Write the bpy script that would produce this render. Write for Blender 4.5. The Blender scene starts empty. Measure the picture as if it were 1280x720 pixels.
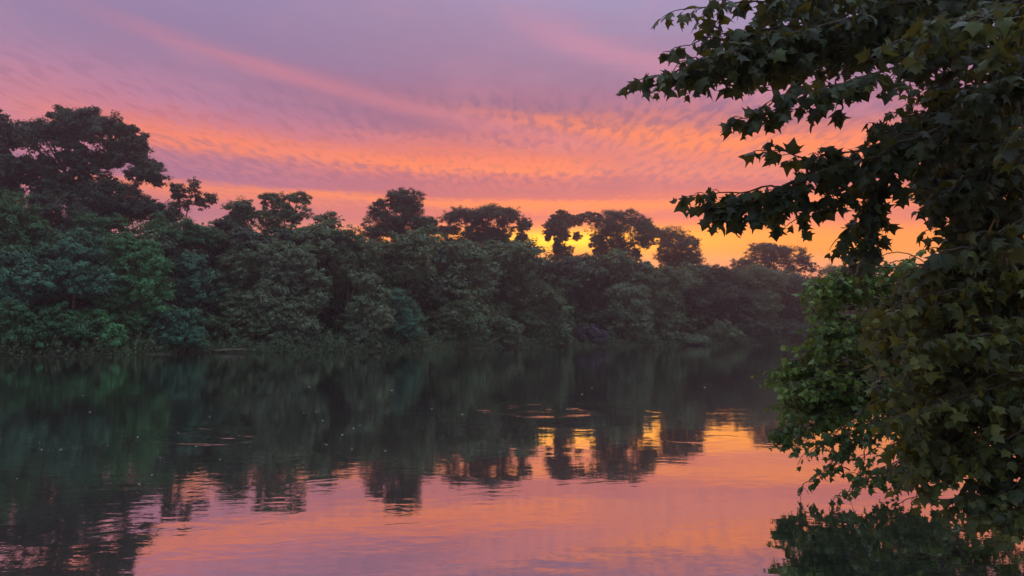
import bpy, math, random
import numpy as np
from mathutils import Vector

S = bpy.context.scene
C = S.collection
rng = np.random.default_rng(7)

# ------------------------------------------------------------------ camera
F = 924.0                      # focal length in photo pixels (1280 wide)
PITCH = math.atan(60 / F)
CAMZ = 2.0
cam_d = bpy.data.cameras.new("camera")
cam_d.sensor_width = 36
cam_d.lens = 36 * F / 1280
cam_d.clip_start = 0.05
cam_d.clip_end = 8000
cam = bpy.data.objects.new("camera", cam_d)
C.objects.link(cam)
cam.location = (0, 0, CAMZ)
cam.rotation_euler = (math.pi / 2 + PITCH, 0, 0)
S.camera = cam
S.render.resolution_x, S.render.resolution_y = 1024, 576


def at(px, py, Y):
    """world point on the line of sight of photo pixel (px,py) at forward distance Y"""
    cx, cy = (px - 640) / F, (360 - py) / F
    d = np.array([cx, math.cos(PITCH) - cy * math.sin(PITCH), math.sin(PITCH) + cy * math.cos(PITCH)])
    return np.array([0, 0, CAMZ]) + d * (Y / d[1])


# ------------------------------------------------------------------ colour / render settings
S.view_settings.view_transform = 'Standard'
S.view_settings.look = 'None'
S.view_settings.exposure = 0.08
S.view_settings.gamma = 1.0
S.view_settings.use_curve_mapping = False
S.cycles.max_bounces = 8
S.cycles.transparent_max_bounces = 8
S.cycles.volume_bounces = 0


def lin(r, g, b):
    f = lambda c: (c / 255 / 12.92) if c <= 10.3 else ((c / 255 + .055) / 1.055) ** 2.4
    return (f(r), f(g), f(b), 1)


class NT:
    """small helper for writing node trees as expressions"""
    def __init__(s, tree):
        s.t = tree

    def n(s, typ, **kw):
        nd = s.t.nodes.new(typ)
        for k, v in kw.items():
            setattr(nd, k, v)
        return nd

    def put(s, sock, v):
        if isinstance(v, bpy.types.NodeSocket):
            s.t.links.new(v, sock)
        elif v is not None:
            sock.default_value = v

    def m(s, op, a, b=None, c=None, clamp=False):
        nd = s.n('ShaderNodeMath', operation=op, use_clamp=clamp)
        for i, v in enumerate((a, b, c)):
            if v is not None:
                s.put(nd.inputs[i], v)
        return nd.outputs[0]

    def smooth(s, v, a, b, lo=0.0, hi=1.0):
        nd = s.n('ShaderNodeMapRange', interpolation_type='SMOOTHSTEP')
        s.put(nd.inputs['Value'], v)
        for k, x in zip(('From Min', 'From Max', 'To Min', 'To Max'), (a, b, lo, hi)):
            nd.inputs[k].default_value = x
        return nd.outputs[0]

    def mix(s, f, a, b, mode='MIX'):
        nd = s.n('ShaderNodeMix', data_type='RGBA', blend_type=mode)
        s.put(nd.inputs[0], f)
        s.put(nd.inputs[6], a)
        s.put(nd.inputs[7], b)
        return nd.outputs[2]

    def ramp(s, f, stops, interp='LINEAR'):
        nd = s.n('ShaderNodeValToRGB')
        nd.color_ramp.interpolation = interp
        e = nd.color_ramp.elements
        while len(e) > 1:
            e.remove(e[-1])
        e[0].position, e[0].color = stops[0]
        for p, c in stops[1:]:
            k = e.new(p)
            k.color = c
        s.put(nd.inputs[0], f)
        return nd.outputs[0]

    def comb(s, x, y, z):
        nd = s.n('ShaderNodeCombineXYZ')
        for i, v in enumerate((x, y, z)):
            s.put(nd.inputs[i], v)
        return nd.outputs[0]

    def noise(s, vec, scale, detail=3, rough=.5, dist=0.0):
        nd = s.n('ShaderNodeTexNoise')
        s.put(nd.inputs['Vector'], vec)
        nd.inputs['Scale'].default_value = scale
        nd.inputs['Detail'].default_value = detail
        nd.inputs['Roughness'].default_value = rough
        nd.inputs['Distortion'].default_value = dist
        return nd.outputs['Fac']


# ------------------------------------------------------------------ sky
SUN_AZ, SUN_EL = math.radians(7), math.radians(1.2)
W = bpy.data.worlds.new("World")
S.world = W
W.use_nodes = True
t = NT(W.node_tree)
W.node_tree.nodes.clear()
tc = t.n('ShaderNodeTexCoord')
sp = t.n('ShaderNodeSeparateXYZ')
t.put(sp.inputs[0], tc.outputs['Generated'])
dx, dy, dz = sp.outputs
hyp = t.m('SQRT', t.m('ADD', t.m('ADD', t.m('MULTIPLY', dx, dx), t.m('MULTIPLY', dy, dy)), 1e-5))
e = t.m('DIVIDE', t.m('MAXIMUM', dz, -0.02), hyp)
e = t.m('MINIMUM', e, 4.0)
az = t.m('ARCTAN2', dx, dy)
azc = t.m('MULTIPLY', t.m('SINE', t.m('MULTIPLY', az, .5)), 2.0)      # ~az ahead, closes smoothly behind
# clouds lie in long bands which climb towards the left
over = t.m('MAXIMUM', t.m('SUBTRACT', e, .18), 0.0)
tilt = t.m('MINIMUM', t.m('MULTIPLY_ADD', t.m('MULTIPLY', over, over), 3.0, .02), .07)
s0 = t.m('MULTIPLY_ADD', azc, tilt, e)
nz_big = t.noise(t.comb(t.m('MULTIPLY', azc, 1.3), t.m('MULTIPLY', s0, 9.0), 0.0), 2.2, 5, .55, .3)
nz_str = t.noise(t.comb(t.m('MULTIPLY', azc, 2.0), t.m('MULTIPLY', s0, 34.0), 3.0), 1.6, 5, .6, .2)
cz = t.m('MAXIMUM', dz, .03)
plane = t.comb(t.m('DIVIDE', dx, cz), t.m('DIVIDE', dy, cz), 0.0)
mp = t.n('ShaderNodeMapping')
mp.inputs['Rotation'].default_value = (0, 0, math.radians(-28))
mp.inputs['Scale'].default_value = (1.0, .55, 1)
t.put(mp.inputs['Vector'], plane)
mp2 = t.n('ShaderNodeMapping')
mp2.inputs['Rotation'].default_value = (0, 0, math.radians(-8))
mp2.inputs['Scale'].default_value = (1.0, .30, 1)
t.put(mp2.inputs['Vector'], plane)
nz_mack = t.noise(mp2.outputs[0], 19.0, 3, .5, .15)
nz_patch = t.noise(mp.outputs[0], 1.3, 2, .5, .3)
nz_wisp = t.noise(mp.outputs[0], 2.2, 6, .6, .6)
s1 = t.m('MULTIPLY_ADD', t.m('SUBTRACT', nz_big, .5), .040, s0)
s1 = t.m('MULTIPLY_ADD', t.m('SUBTRACT', nz_str, .5), .022, s1)
s1 = t.m('MULTIPLY_ADD', t.m('SUBTRACT', nz_mack, .5), t.smooth(e, .10, .30, .010, .030), s1)
warm = t.ramp(s1, [
    (.000, lin(240, 150, 112)), (.085, lin(250, 158, 118)), (.108, lin(255, 168, 104)), (.122, lin(255, 158, 60)),
    (.136, lin(255, 148, 72)), (.150, lin(216, 116, 106)), (.163, lin(204, 110, 116)),
    (.178, lin(255, 146, 82)), (.190, lin(204, 108, 110)), (.204, lin(174, 100, 120)), (.214, lin(198, 108, 114)),
    (.226, lin(255, 138, 88)), (.243, lin(244, 126, 94)), (.258, lin(186, 106, 124)),
    (.285, lin(146, 98, 128)), (.315, lin(150, 106, 138)), (.335, lin(164, 114, 144)), (.36, lin(156, 120, 152)),
    (.43, lin(160, 134, 168)), (.50, lin(162, 148, 186)), (.68, lin(190, 192, 222)), (.85, lin(222, 234, 252)), (1.0, (.92, 1.08, 1.30, 1))])  # top stops raised above dusk level to light the foliage from overhead
cool = t.ramp(s1, [
    (.000, lin(196, 122, 132)), (.12, lin(200, 124, 138)), (.150, lin(168, 112, 142)), (.178, lin(246, 136, 104)),
    (.194, lin(158, 110, 146)), (.212, lin(186, 118, 138)), (.232, lin(253, 134, 98)), (.252, lin(212, 124, 134)), (.272, lin(184, 126, 156)),
    (.30, lin(164, 124, 158)), (.34, lin(146, 122, 160)), (.43, lin(148, 132, 170)), (.6, lin(158, 152, 190)), (.72, lin(190, 194, 224)), (.86, lin(222, 234, 252)), (1.0, (.92, 1.08, 1.30, 1))])
col = t.mix(t.smooth(azc, -.48, .02, 1, 0), warm, cool)
col = t.mix(t.m('MULTIPLY', t.smooth(azc, -.66, -.44, .75, 0), t.smooth(e, .19, .25)), col, t.mix(t.smooth(e, .22, .38), lin(198, 134, 160), lin(154, 132, 168)))
# the salmon clouds break up above: mottled mackerel texture
mk = t.m('MULTIPLY', t.smooth(nz_mack, .36, .66), t.smooth(e, .14, .26))
mk = t.m('MULTIPLY', mk, t.smooth(e, .30, .46, 1, .25))
def streak(a1, e1, slope, width, colr, st, fin, fout, mott=0.0):
    """a soft slanting cloud band through azimuth a1, height e1"""
    global col
    l = t.m('ADD', t.m('SUBTRACT', e, e1 + slope * -a1), t.m('MULTIPLY', azc, -slope))
    l = t.m('MULTIPLY_ADD', t.m('SUBTRACT', nz_str, .5), .030, l)
    l = t.m('MULTIPLY_ADD', t.m('SUBTRACT', nz_big, .5), .030, l)
    k = t.m('POWER', 2.718, t.m('MULTIPLY', t.m('POWER', t.m('DIVIDE', l, width), 2.0), -1.0))
    k = t.m('MULTIPLY', k, t.m('MULTIPLY', t.smooth(azc, *fin), t.smooth(azc, fout[0], fout[1], 1, 0)))
    if mott:
        k = t.m('MULTIPLY', k, t.m('MULTIPLY_ADD', t.smooth(nz_mack, .34, .60), mott, 1 - mott))
    col = t.mix(t.m('MULTIPLY', k, st, clamp=True), col, colr)
# mauve mottled sheet under the salmon one on the right
streak(.30, .225, -.02, .026, lin(198, 120, 128), .8, (.02, .20), (.7, .9))
# salmon broken cloud widening to the right
streak(.10, .280, -.155, .016, lin(240, 132, 102), .85, (-.22, .05), (.5, .8), .5)
streak(.28, .258, -.12, .026, lin(255, 138, 84), 1.0, (.0, .26), (.7, 1.0), .35)
streak(-.05, .262, -.05, .012, lin(226, 130, 120), .5, (-.3, -.1), (.1, .3), .6)
# dark purple patch left of the middle
streak(-.17, .315, -.10, .026, lin(150, 110, 142), .6, (-.42, -.25), (-.12, .08), .3)
# pink veil, upper right
streak(.12, .395, -.34, .022, lin(208, 140, 165), .6, (-.06, .12), (.35, .6))
streak(.14, .46, -.2, .03, lin(158, 146, 184), .6, (0.0, .15), (.5, .8))
mk = t.m('MULTIPLY', t.smooth(nz_mack, .38, .62), t.m('MULTIPLY', t.smooth(e, .17, .22), t.smooth(e, .29, .36, 1, 0)))
mk = t.m('MULTIPLY', mk, t.smooth(nz_patch, .40, .60))
col = t.mix(t.m('MULTIPLY', mk, .32), col, t.mix(t.smooth(azc, -.5, .2), lin(206, 130, 150), lin(244, 136, 112)))
dkm = t.m('MULTIPLY', t.smooth(nz_mack, .54, .34), t.m('MULTIPLY', t.smooth(e, .17, .23), t.smooth(e, .30, .38, 1, 0)))
col = t.mix(t.m('MULTIPLY', dkm, .27), col, lin(136, 98, 128))
wsp = t.m('MULTIPLY', t.smooth(nz_wisp, .50, .74), t.smooth(e, .2, .36))
col = t.mix(t.m('MULTIPLY', wsp, .22), col, lin(208, 140, 160))
# one long pink streak slanting down to the right
ln_ = t.m('ADD', t.m('SUBTRACT', e, .284), t.m('MULTIPLY', azc, .20))
ln_ = t.m('MULTIPLY_ADD', t.m('SUBTRACT', nz_str, .5), .022, ln_)
sk = t.m('POWER', 2.718, t.m('MULTIPLY', t.m('POWER', t.m('DIVIDE', ln_, .0125), 2.0), -1.0))
sk = t.m('MULTIPLY', sk, t.m('MULTIPLY', t.smooth(azc, -.62, -.30), t.smooth(azc, -.02, .22, 1, 0)))
col = t.mix(t.m('MULTIPLY', sk, .46), col, lin(222, 132, 142))
# glow of the sun that has just gone behind the trees
def glow(a0, e0, wa, we):
    u = t.m('DIVIDE', t.m('SUBTRACT', azc, a0), wa)
    v = t.m('DIVIDE', t.m('SUBTRACT', e, e0), we)
    r2 = t.m('ADD', t.m('MULTIPLY', u, u), t.m('MULTIPLY', v, v))
    return t.m('POWER', 2.718, t.m('MULTIPLY', r2, -1.0))
gl = glow(.14, .128, .34, .020)
col = t.mix(t.m('MULTIPLY', gl, .85), col, (1.35, .46, .03, 1))
gl2 = glow(.070, .130, .100, .0120)
col = t.mix(t.m('MULTIPLY', gl2, .9), col, (2.3, 1.10, .03, 1))
gl4 = glow(.19, .126, .07, .012)
col = t.mix(t.m('MULTIPLY', gl4, .6), col, (1.7, .66, .04, 1))
gl3 = glow(.15, .14, .55, .10)
col = t.mix(1.0, col, t.mix(1.0, (.22, .045, .002, 1), t.comb(gl3, gl3, gl3), 'MULTIPLY'), 'ADD')
# away from the sunset the sky turns to blue dusk, brightened overhead to light foliage
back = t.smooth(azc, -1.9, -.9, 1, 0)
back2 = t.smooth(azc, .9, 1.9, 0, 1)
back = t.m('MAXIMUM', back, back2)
dusk = t.ramp(e, [(0, lin(112, 108, 132)), (.3, lin(132, 134, 165)), (.5, lin(160, 168, 200)), (.75, lin(205, 218, 242)), (1, (.92, 1.08, 1.30, 1))])  # low stops darkened in place of unbuilt near-bank trees, upper ones raised
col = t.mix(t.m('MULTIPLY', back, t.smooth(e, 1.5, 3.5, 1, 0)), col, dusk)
ns = t.n('ShaderNodeTexSky', sky_type='NISHITA')
ns.sun_disc = False
ns.sun_elevation = SUN_EL
ns.sun_rotation = SUN_AZ
bg1 = t.n('ShaderNodeBackground')
t.put(bg1.inputs[0], ns.outputs[0])
bg1.inputs[1].default_value = 0.01
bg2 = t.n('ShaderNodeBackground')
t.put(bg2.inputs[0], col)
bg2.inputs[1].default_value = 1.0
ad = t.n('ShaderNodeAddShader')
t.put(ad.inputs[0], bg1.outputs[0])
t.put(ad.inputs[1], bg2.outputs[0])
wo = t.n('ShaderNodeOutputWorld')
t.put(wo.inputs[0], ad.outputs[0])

# ------------------------------------------------------------------ sun (almost set, behind the far trees)
sd = bpy.data.lights.new("sun", 'SUN')
sd.energy = 0.3
sd.angle = math.radians(2.0)
sd.color = (1.0, .55, .25)
so = bpy.data.objects.new("sun", sd)
C.objects.link(so)
sdir = Vector((math.sin(SUN_AZ) * math.cos(SUN_EL), math.cos(SUN_AZ) * math.cos(SUN_EL), math.sin(SUN_EL)))
so.rotation_euler = (-sdir).to_track_quat('-Z', 'Y').to_euler()


# ------------------------------------------------------------------ materials
def mat(name):
    m = bpy.data.materials.new(name)
    m.use_nodes = True
    m.node_tree.nodes.clear()
    return m, NT(m.node_tree)


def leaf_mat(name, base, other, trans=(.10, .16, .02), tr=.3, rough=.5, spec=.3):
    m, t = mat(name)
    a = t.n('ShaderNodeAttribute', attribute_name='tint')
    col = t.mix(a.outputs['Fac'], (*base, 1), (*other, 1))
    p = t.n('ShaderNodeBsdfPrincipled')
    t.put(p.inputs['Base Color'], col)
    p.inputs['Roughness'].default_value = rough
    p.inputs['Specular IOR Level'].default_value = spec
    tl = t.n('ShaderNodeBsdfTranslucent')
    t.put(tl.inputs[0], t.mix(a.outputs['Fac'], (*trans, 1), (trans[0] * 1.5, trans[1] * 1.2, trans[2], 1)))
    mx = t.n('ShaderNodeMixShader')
    mx.inputs[0].default_value = tr
    t.put(mx.inputs[1], p.outputs[0])
    t.put(mx.inputs[2], tl.outputs[0])
    o = t.n('ShaderNodeOutputMaterial')
    t.put(o.inputs[0], mx.outputs[0])
    return m


G = {
    'green':  leaf_mat('leaf_green',  (.018, .075, .034), (.065, .250, .110)),
    'bright': leaf_mat('leaf_bright', (.034, .135, .058), (.110, .400, .150)),
    'teal':   leaf_mat('leaf_teal',   (.026, .095, .066), (.115, .350, .225)),
    'dark':   leaf_mat('leaf_dark',   (.022, .044, .032), (.052, .100, .064), tr=.15),
    'olive':  leaf_mat('leaf_olive',  (.056, .098, .056), (.195, .290, .155)),
    'grey':   leaf_mat('leaf_grey',   (.080, .130, .085), (.270, .360, .215)),
    'mauve':  leaf_mat('leaf_mauve',  (.110, .085, .135), (.150, .115, .175)),
}
SYC = leaf_mat('sycamore_leaf', (.026, .042, .026), (.085, .135, .040), trans=(.12, .10, .010), tr=.38, rough=.45, spec=.4)
SYC2 = leaf_mat('maple_leaf', (.048, .098, .034), (.215, .340, .075), trans=(.13, .17, .014), tr=.38, rough=.45, spec=.4)
SYC3 = leaf_mat('young_sycamore_leaf', (.032, .058, .026), (.190, .220, .050), trans=(.16, .13, .012), tr=.38, rough=.45, spec=.4)


def bark_mat(name, a, b, sc):
    m, t = mat(name)
    g = t.n('ShaderNodeTexCoord')
    mp = t.n('ShaderNodeMapping')
    mp.inputs['Scale'].default_value = (1, 1, .25)
    t.put(mp.inputs[0], g.outputs['Object'])
    nz = t.noise(mp.outputs[0], sc, 5, .65)
    p = t.n('ShaderNodeBsdfPrincipled')
    t.put(p.inputs['Base Color'], t.ramp(nz, [(.35, (*a, 1)), (.65, (*b, 1))]))
    p.inputs['Roughness'].default_value = .85
    bp = t.n('ShaderNodeBump')
    bp.inputs['Strength'].default_value = .6
    bp.inputs['Distance'].default_value = .02
    t.put(bp.inputs['Height'], nz)
    t.put(p.inputs['Normal'], bp.outputs[0])
    o = t.n('ShaderNodeOutputMaterial')
    t.put(o.inputs[0], p.outputs[0])
    return m


BARK = bark_mat('bark', (.055, .042, .032), (.13, .10, .08), 6)
BARK2 = bark_mat('sycamore_bark', (.09, .07, .05), (.20, .18, .14), 9)
TWIG = bark_mat('twig_bark', (.05, .04, .025), (.10, .075, .045), 20)


# ------------------------------------------------------------------ mesh helpers
def mesh_from(name, V, faces, mats, tint=None, smooth=False):
    """faces: (n,k) int array, or list of such arrays with different k"""
    if not isinstance(faces, list):
        faces = [faces]
    faces = [np.asarray(f, dtype=np.int32) for f in faces if len(f)]
    me = bpy.data.meshes.new(name)
    V = np.asarray(V, dtype=np.float32)
    me.vertices.add(len(V))
    me.vertices.foreach_set('co', V.ravel())
    loops = np.concatenate([f.ravel() for f in faces])
    cnt = np.concatenate([np.full(len(f), f.shape[1], dtype=np.int32) for f in faces])
    st = np.concatenate([[0], np.cumsum(cnt)[:-1]]).astype(np.int32)
    me.loops.add(len(loops))
    me.loops.foreach_set('vertex_index', loops)
    me.polygons.add(len(cnt))
    me.polygons.foreach_set('loop_start', st)
    me.polygons.foreach_set('loop_total', cnt)
    if smooth:
        me.polygons.foreach_set('use_smooth', np.ones(len(cnt), dtype=bool))
    me.update(calc_edges=True)
    if tint is not None:
        at_ = me.attributes.new('tint', 'FLOAT', 'FACE')
        at_.data.foreach_set('value', np.asarray(tint, dtype=np.float32))
    me.materials.append(mats)
    return me


def link(name, me, parent=None, loc=(0, 0, 0), **props):
    o = bpy.data.objects.new(name, me)
    C.objects.link(o)
    o.location = loc
    if parent is not None:
        o.parent = parent
    for k, v in props.items():
        if v:
            o[k] = v
    return o


def unit(v):
    return v / np.maximum(np.linalg.norm(v, axis=-1, keepdims=True), 1e-9)


def tubes(paths, sides=6):
    """paths: list of (points (n,3), radii (n,)) -> V, quads"""
    VV, FF, off = [], [], 0
    for P, R in paths:
        P = np.asarray(P, float)
        R = np.asarray(R, float)
        n = len(P)
        T = unit(np.gradient(P, axis=0))
        ref = np.where(np.abs(T[:, 2:3]) > .9, [[1., 0, 0]], [[0, 0, 1.]])
        A = unit(np.cross(T, ref))
        B = np.cross(T, A)
        th = np.arange(sides) * 2 * math.pi / sides
        ring = P[:, None] + R[:, None, None] * (A[:, None] * np.cos(th)[None, :, None] + B[:, None] * np.sin(th)[None, :, None])
        VV.append(ring.reshape(-1, 3))
        i = np.arange(n - 1)[:, None] * sides
        j = np.arange(sides)[None]
        k = (j + 1) % sides
        FF.append(np.stack([i + j, i + k, i + sides + k, i + sides + j], -1).reshape(-1, 4) + off)
        off += n * sides
    return np.concatenate(VV), np.concatenate(FF)


def bez(a, b, bend, n=6):
    """bent path from a to b; bend = offset vector of the middle"""
    u = np.linspace(0, 1, n)[:, None]
    m = (np.asarray(a) + np.asarray(b)) / 2 + np.asarray(bend)
    return (1 - u) ** 2 * a + 2 * u * (1 - u) * m + u ** 2 * b


# ------------------------------------------------------------------ ground and river
SHORE = [(-600, 452), (-100, 447), (0, 446), (160, 444), (250, 441), (420, 440), (530, 438), (620, 435), (720, 433), (860, 432), (1000, 431), (1280, 430), (2200, 429)]
_sx = [p[0] for p in SHORE]
_sd = [CAMZ * F / (p[1] - 420) for p in SHORE]


def shore(px):
    return np.interp(px, _sx, _sd)


BX, BY = .78 / math.hypot(.78, .62), .62 / math.hypot(.78, .62)


def ground_h(x, y):
    yy = np.maximum(y, 1.0)
    px = np.clip(640 + F * x / yy, -600, 2200)
    d = (y - shore(px)) * .75
    far = np.where(d > 0, np.minimum(d * .45, 1.6) + np.clip((d - 4) * .02, 0, 3), np.maximum(d * .25, -2.0))
    near_d = (x - 0) * BY - (y - 2.0) * BX      # + on the near bank
    near = np.where(near_d > 0, np.minimum(near_d * .5, .45) + np.clip(near_d - 3, 0, 30) * .04, np.maximum(near_d * .3, -2.0))
    back = np.where(y < 0, 1, 0)
    return np.where((near_d > -6), np.maximum(near, -2), np.maximum(far, -2.0) * (1 - back) + back * -2)


def axis(f1, s1_, f2, s2_, lo, hi):
    a = list(np.arange(-f1, f1, s1_)) + list(np.arange(f1, f2, s2_)) + list(np.arange(-f2, -f1, s2_))
    a += [f2, f2 * 1.5, hi, -f2 * 1.5, lo]
    return np.array(sorted(set(np.round(a, 3))))


gx = axis(16, .8, 200, 3.2, -440, 440)
gy = np.array(sorted(set(list(np.arange(-16, 24, .8)) + list(np.arange(24, 260, 2.6)) + [-100, -50, -30, 280, 300])))
X, Y = np.meshgrid(gx, gy)
Z = ground_h(X, Y) + .12 * np.sin(X * .9 + 1.3 * np.sin(Y * .5)) * np.sin(Y * .8)
V = np.stack([X, Y, Z], -1).reshape(-1, 3)
nx_, ny_ = len(gx), len(gy)
i, j = np.meshgrid(np.arange(nx_ - 1), np.arange(ny_ - 1))
a0 = (j * nx_ + i).ravel()
quads = np.stack([a0, a0 + 1, a0 + 1 + nx_, a0 + nx_], -1)
gm, t = mat('soil')
g = t.n('ShaderNodeTexCoord')
nz = t.noise(g.outputs['Object'], 1.2, 6, .65)
p = t.n('ShaderNodeBsdfPrincipled')
t.put(p.inputs['Base Color'], t.ramp(nz, [(.3, (.03, .025, .02, 1)), (.5, (.03, .04, .02, 1)), (.7, (.06, .05, .035, 1))]))
p.inputs['Roughness'].default_value = .9
o_ = t.n('ShaderNodeOutputMaterial')
t.put(o_.inputs[0], p.outputs[0])
link('ground', mesh_from('ground', V, quads, gm, smooth=True), kind='structure')

# river surface
wm, t = mat('river_water')
g = t.n('ShaderNodeTexCoord')
obj = g.outputs['Object']
ws = t.n('ShaderNodeSeparateXYZ')
t.put(ws.inputs[0], obj)
wx, wy = ws.outputs[0], ws.outputs[1]
# direction of the current: to the right and away
mp = t.n('ShaderNodeMapping')
mp.inputs['Rotation'].default_value = (0, 0, math.radians(-20))
mp.inputs['Scale'].default_value = (.55, 1, 1)
t.put(mp.inputs[0], obj)
fine = t.noise(mp.outputs[0], 5.0, 3, .5, .3)
mid = t.noise(mp.outputs[0], 1.1, 3, .5, .6)
big = t.noise(mp.outputs[0], .22, 2, .5, .4)
patch = t.smooth(t.noise(mp.outputs[0], .12, 3, .5, .8), .38, .62)
dist = t.m('MAXIMUM', wy, 1.0)
h = t.m('MULTIPLY', t.m('MULTIPLY', fine, t.m('MULTIPLY_ADD', patch, .75, .25)), .0026)
h = t.m('MULTIPLY_ADD', mid, .0032, h)
h = t.m('MULTIPLY_ADD', big, .006, h)
def eddy(px, py, R, ax, rot, k, amp, spiral=1.0):
    c = at(px, py, CAMZ * F / (py - 420))
    ux = t.m('SUBTRACT', wx, float(c[0])); uy = t.m('SUBTRACT', wy, float(c[1]))
    wob = t.m('MULTIPLY', t.m('SUBTRACT', mid, .5), R * .9)
    cr, sr = math.cos(rot), math.sin(rot)
    a = t.m('ADD', t.m('ADD', t.m('MULTIPLY', ux, cr), t.m('MULTIPLY', uy, sr)), wob)
    b = t.m('ADD', t.m('MULTIPLY', t.m('SUBTRACT', t.m('MULTIPLY', uy, cr), t.m('MULTIPLY', ux, sr)), ax), wob)
    r = t.m('SQRT', t.m('ADD', t.m('MULTIPLY', a, a), t.m('MULTIPLY', b, b)))
    th = t.m('ARCTAN2', b, a)
    ph = t.m('MULTIPLY_ADD', r, k, t.m('MULTIPLY', th, spiral))
    sn = t.m('POWER', t.m('MULTIPLY_ADD', t.m('SINE', ph), .5, .5), 3.0)
    env = t.m('POWER', 2.718, t.m('MULTIPLY', t.m('POWER', t.m('DIVIDE', r, R), 2.0), -1.0))
    return t.m('MULTIPLY', t.m('MULTIPLY', sn, env), amp)
EDD = [(285, 546, 1.3, 1.2, .1, 3.6, .010, 1), (250, 536, 1.6, 1.6, -.1, 2.6, .008, 0), (400, 598, .9, 2.8, .35, 5, .0012, 0), (330, 620, .8, 2.6, .3, 5, .0008, 1),
       (700, 512, 2.2, .9, .0, 2.8, .013, 1), (660, 506, 2.6, .8, .1, 2.2, .008, 0), (560, 700, .6, 2.0, .2, 6, .0010, 1), (700, 690, .5, 2.2, -.4, 6, .0010, 0),
       (120, 665, .8, 2.2, .3, 6, .0018, 1), (880, 545, 1.4, 1.5, 0, 4, .002, 1)]
for q in EDD:
    h = t.m('ADD', h, eddy(*q))
bp = t.n('ShaderNodeBump')
bp.inputs['Strength'].default_value = 1.0
bp.inputs['Distance'].default_value = 1.0
t.put(bp.inputs['Height'], h)
gls = t.n('ShaderNodeBsdfGlossy')
gls.inputs['Color'].default_value = (.96, .96, .96, 1)
gls.inputs['Roughness'].default_value = .02
t.put(gls.inputs['Normal'], bp.outputs[0])
dif = t.n('ShaderNodeBsdfDiffuse')
dif.inputs['Color'].default_value = (.030, .038, .030, 1)
fr = t.n('ShaderNodeFresnel')
fr.inputs['IOR'].default_value = 1.33
t.put(fr.inputs['Normal'], bp.outputs[0])
mxs = t.n('ShaderNodeMixShader')
t.put(mxs.inputs[0], t.m('MULTIPLY_ADD', fr.outputs[0], .42, .58, clamp=True))
t.put(mxs.inputs[1], dif.outputs[0])
t.put(mxs.inputs[2], gls.outputs[0])
o_ = t.n('ShaderNodeOutputMaterial')
t.put(o_.inputs[0], mxs.outputs[0])
wv = np.array([(-900, -60, 0), (900, -60, 0), (900, 700, 0), (-900, 700, 0)], float)
wv = []
for yy in (-60, 0, 40, 120, 290):
    for xx in (-420, -120, 0, 120, 420):
        wv.append((xx, yy, 0))
wq = [(r * 5 + c, r * 5 + c + 1, r * 5 + c + 6, r * 5 + c + 5) for r in range(4) for c in range(4)]
link('river', mesh_from('river', wv, np.array(wq), wm), kind='structure')


# ------------------------------------------------------------------ far bank trees
def leaf_quads(cen, nrm, drp, L, Wd, r):
    """cen,nrm (n,3), drp (n,3) leaf direction; returns V (4n,3), F (n,4)"""
    n = len(cen)
    d = unit(drp - (drp * nrm).sum(-1, keepdims=True) * nrm)
    s = np.cross(nrm, d)
    L = L * r.uniform(.65, 1.35, (n, 1)); Wd = Wd * r.uniform(.7, 1.3, (n, 1))
    fold = nrm * (L * r.uniform(.0, .2, (n, 1)))
    V = np.stack([cen - d * L * .5 - fold, cen + s * Wd * .5 + d * L * .05, cen + d * L * .5 - fold * 1.5, cen - s * Wd * .5 + d * L * .05], 1)
    return V.reshape(-1, 3), np.arange(4 * n).reshape(n, 4)


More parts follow.
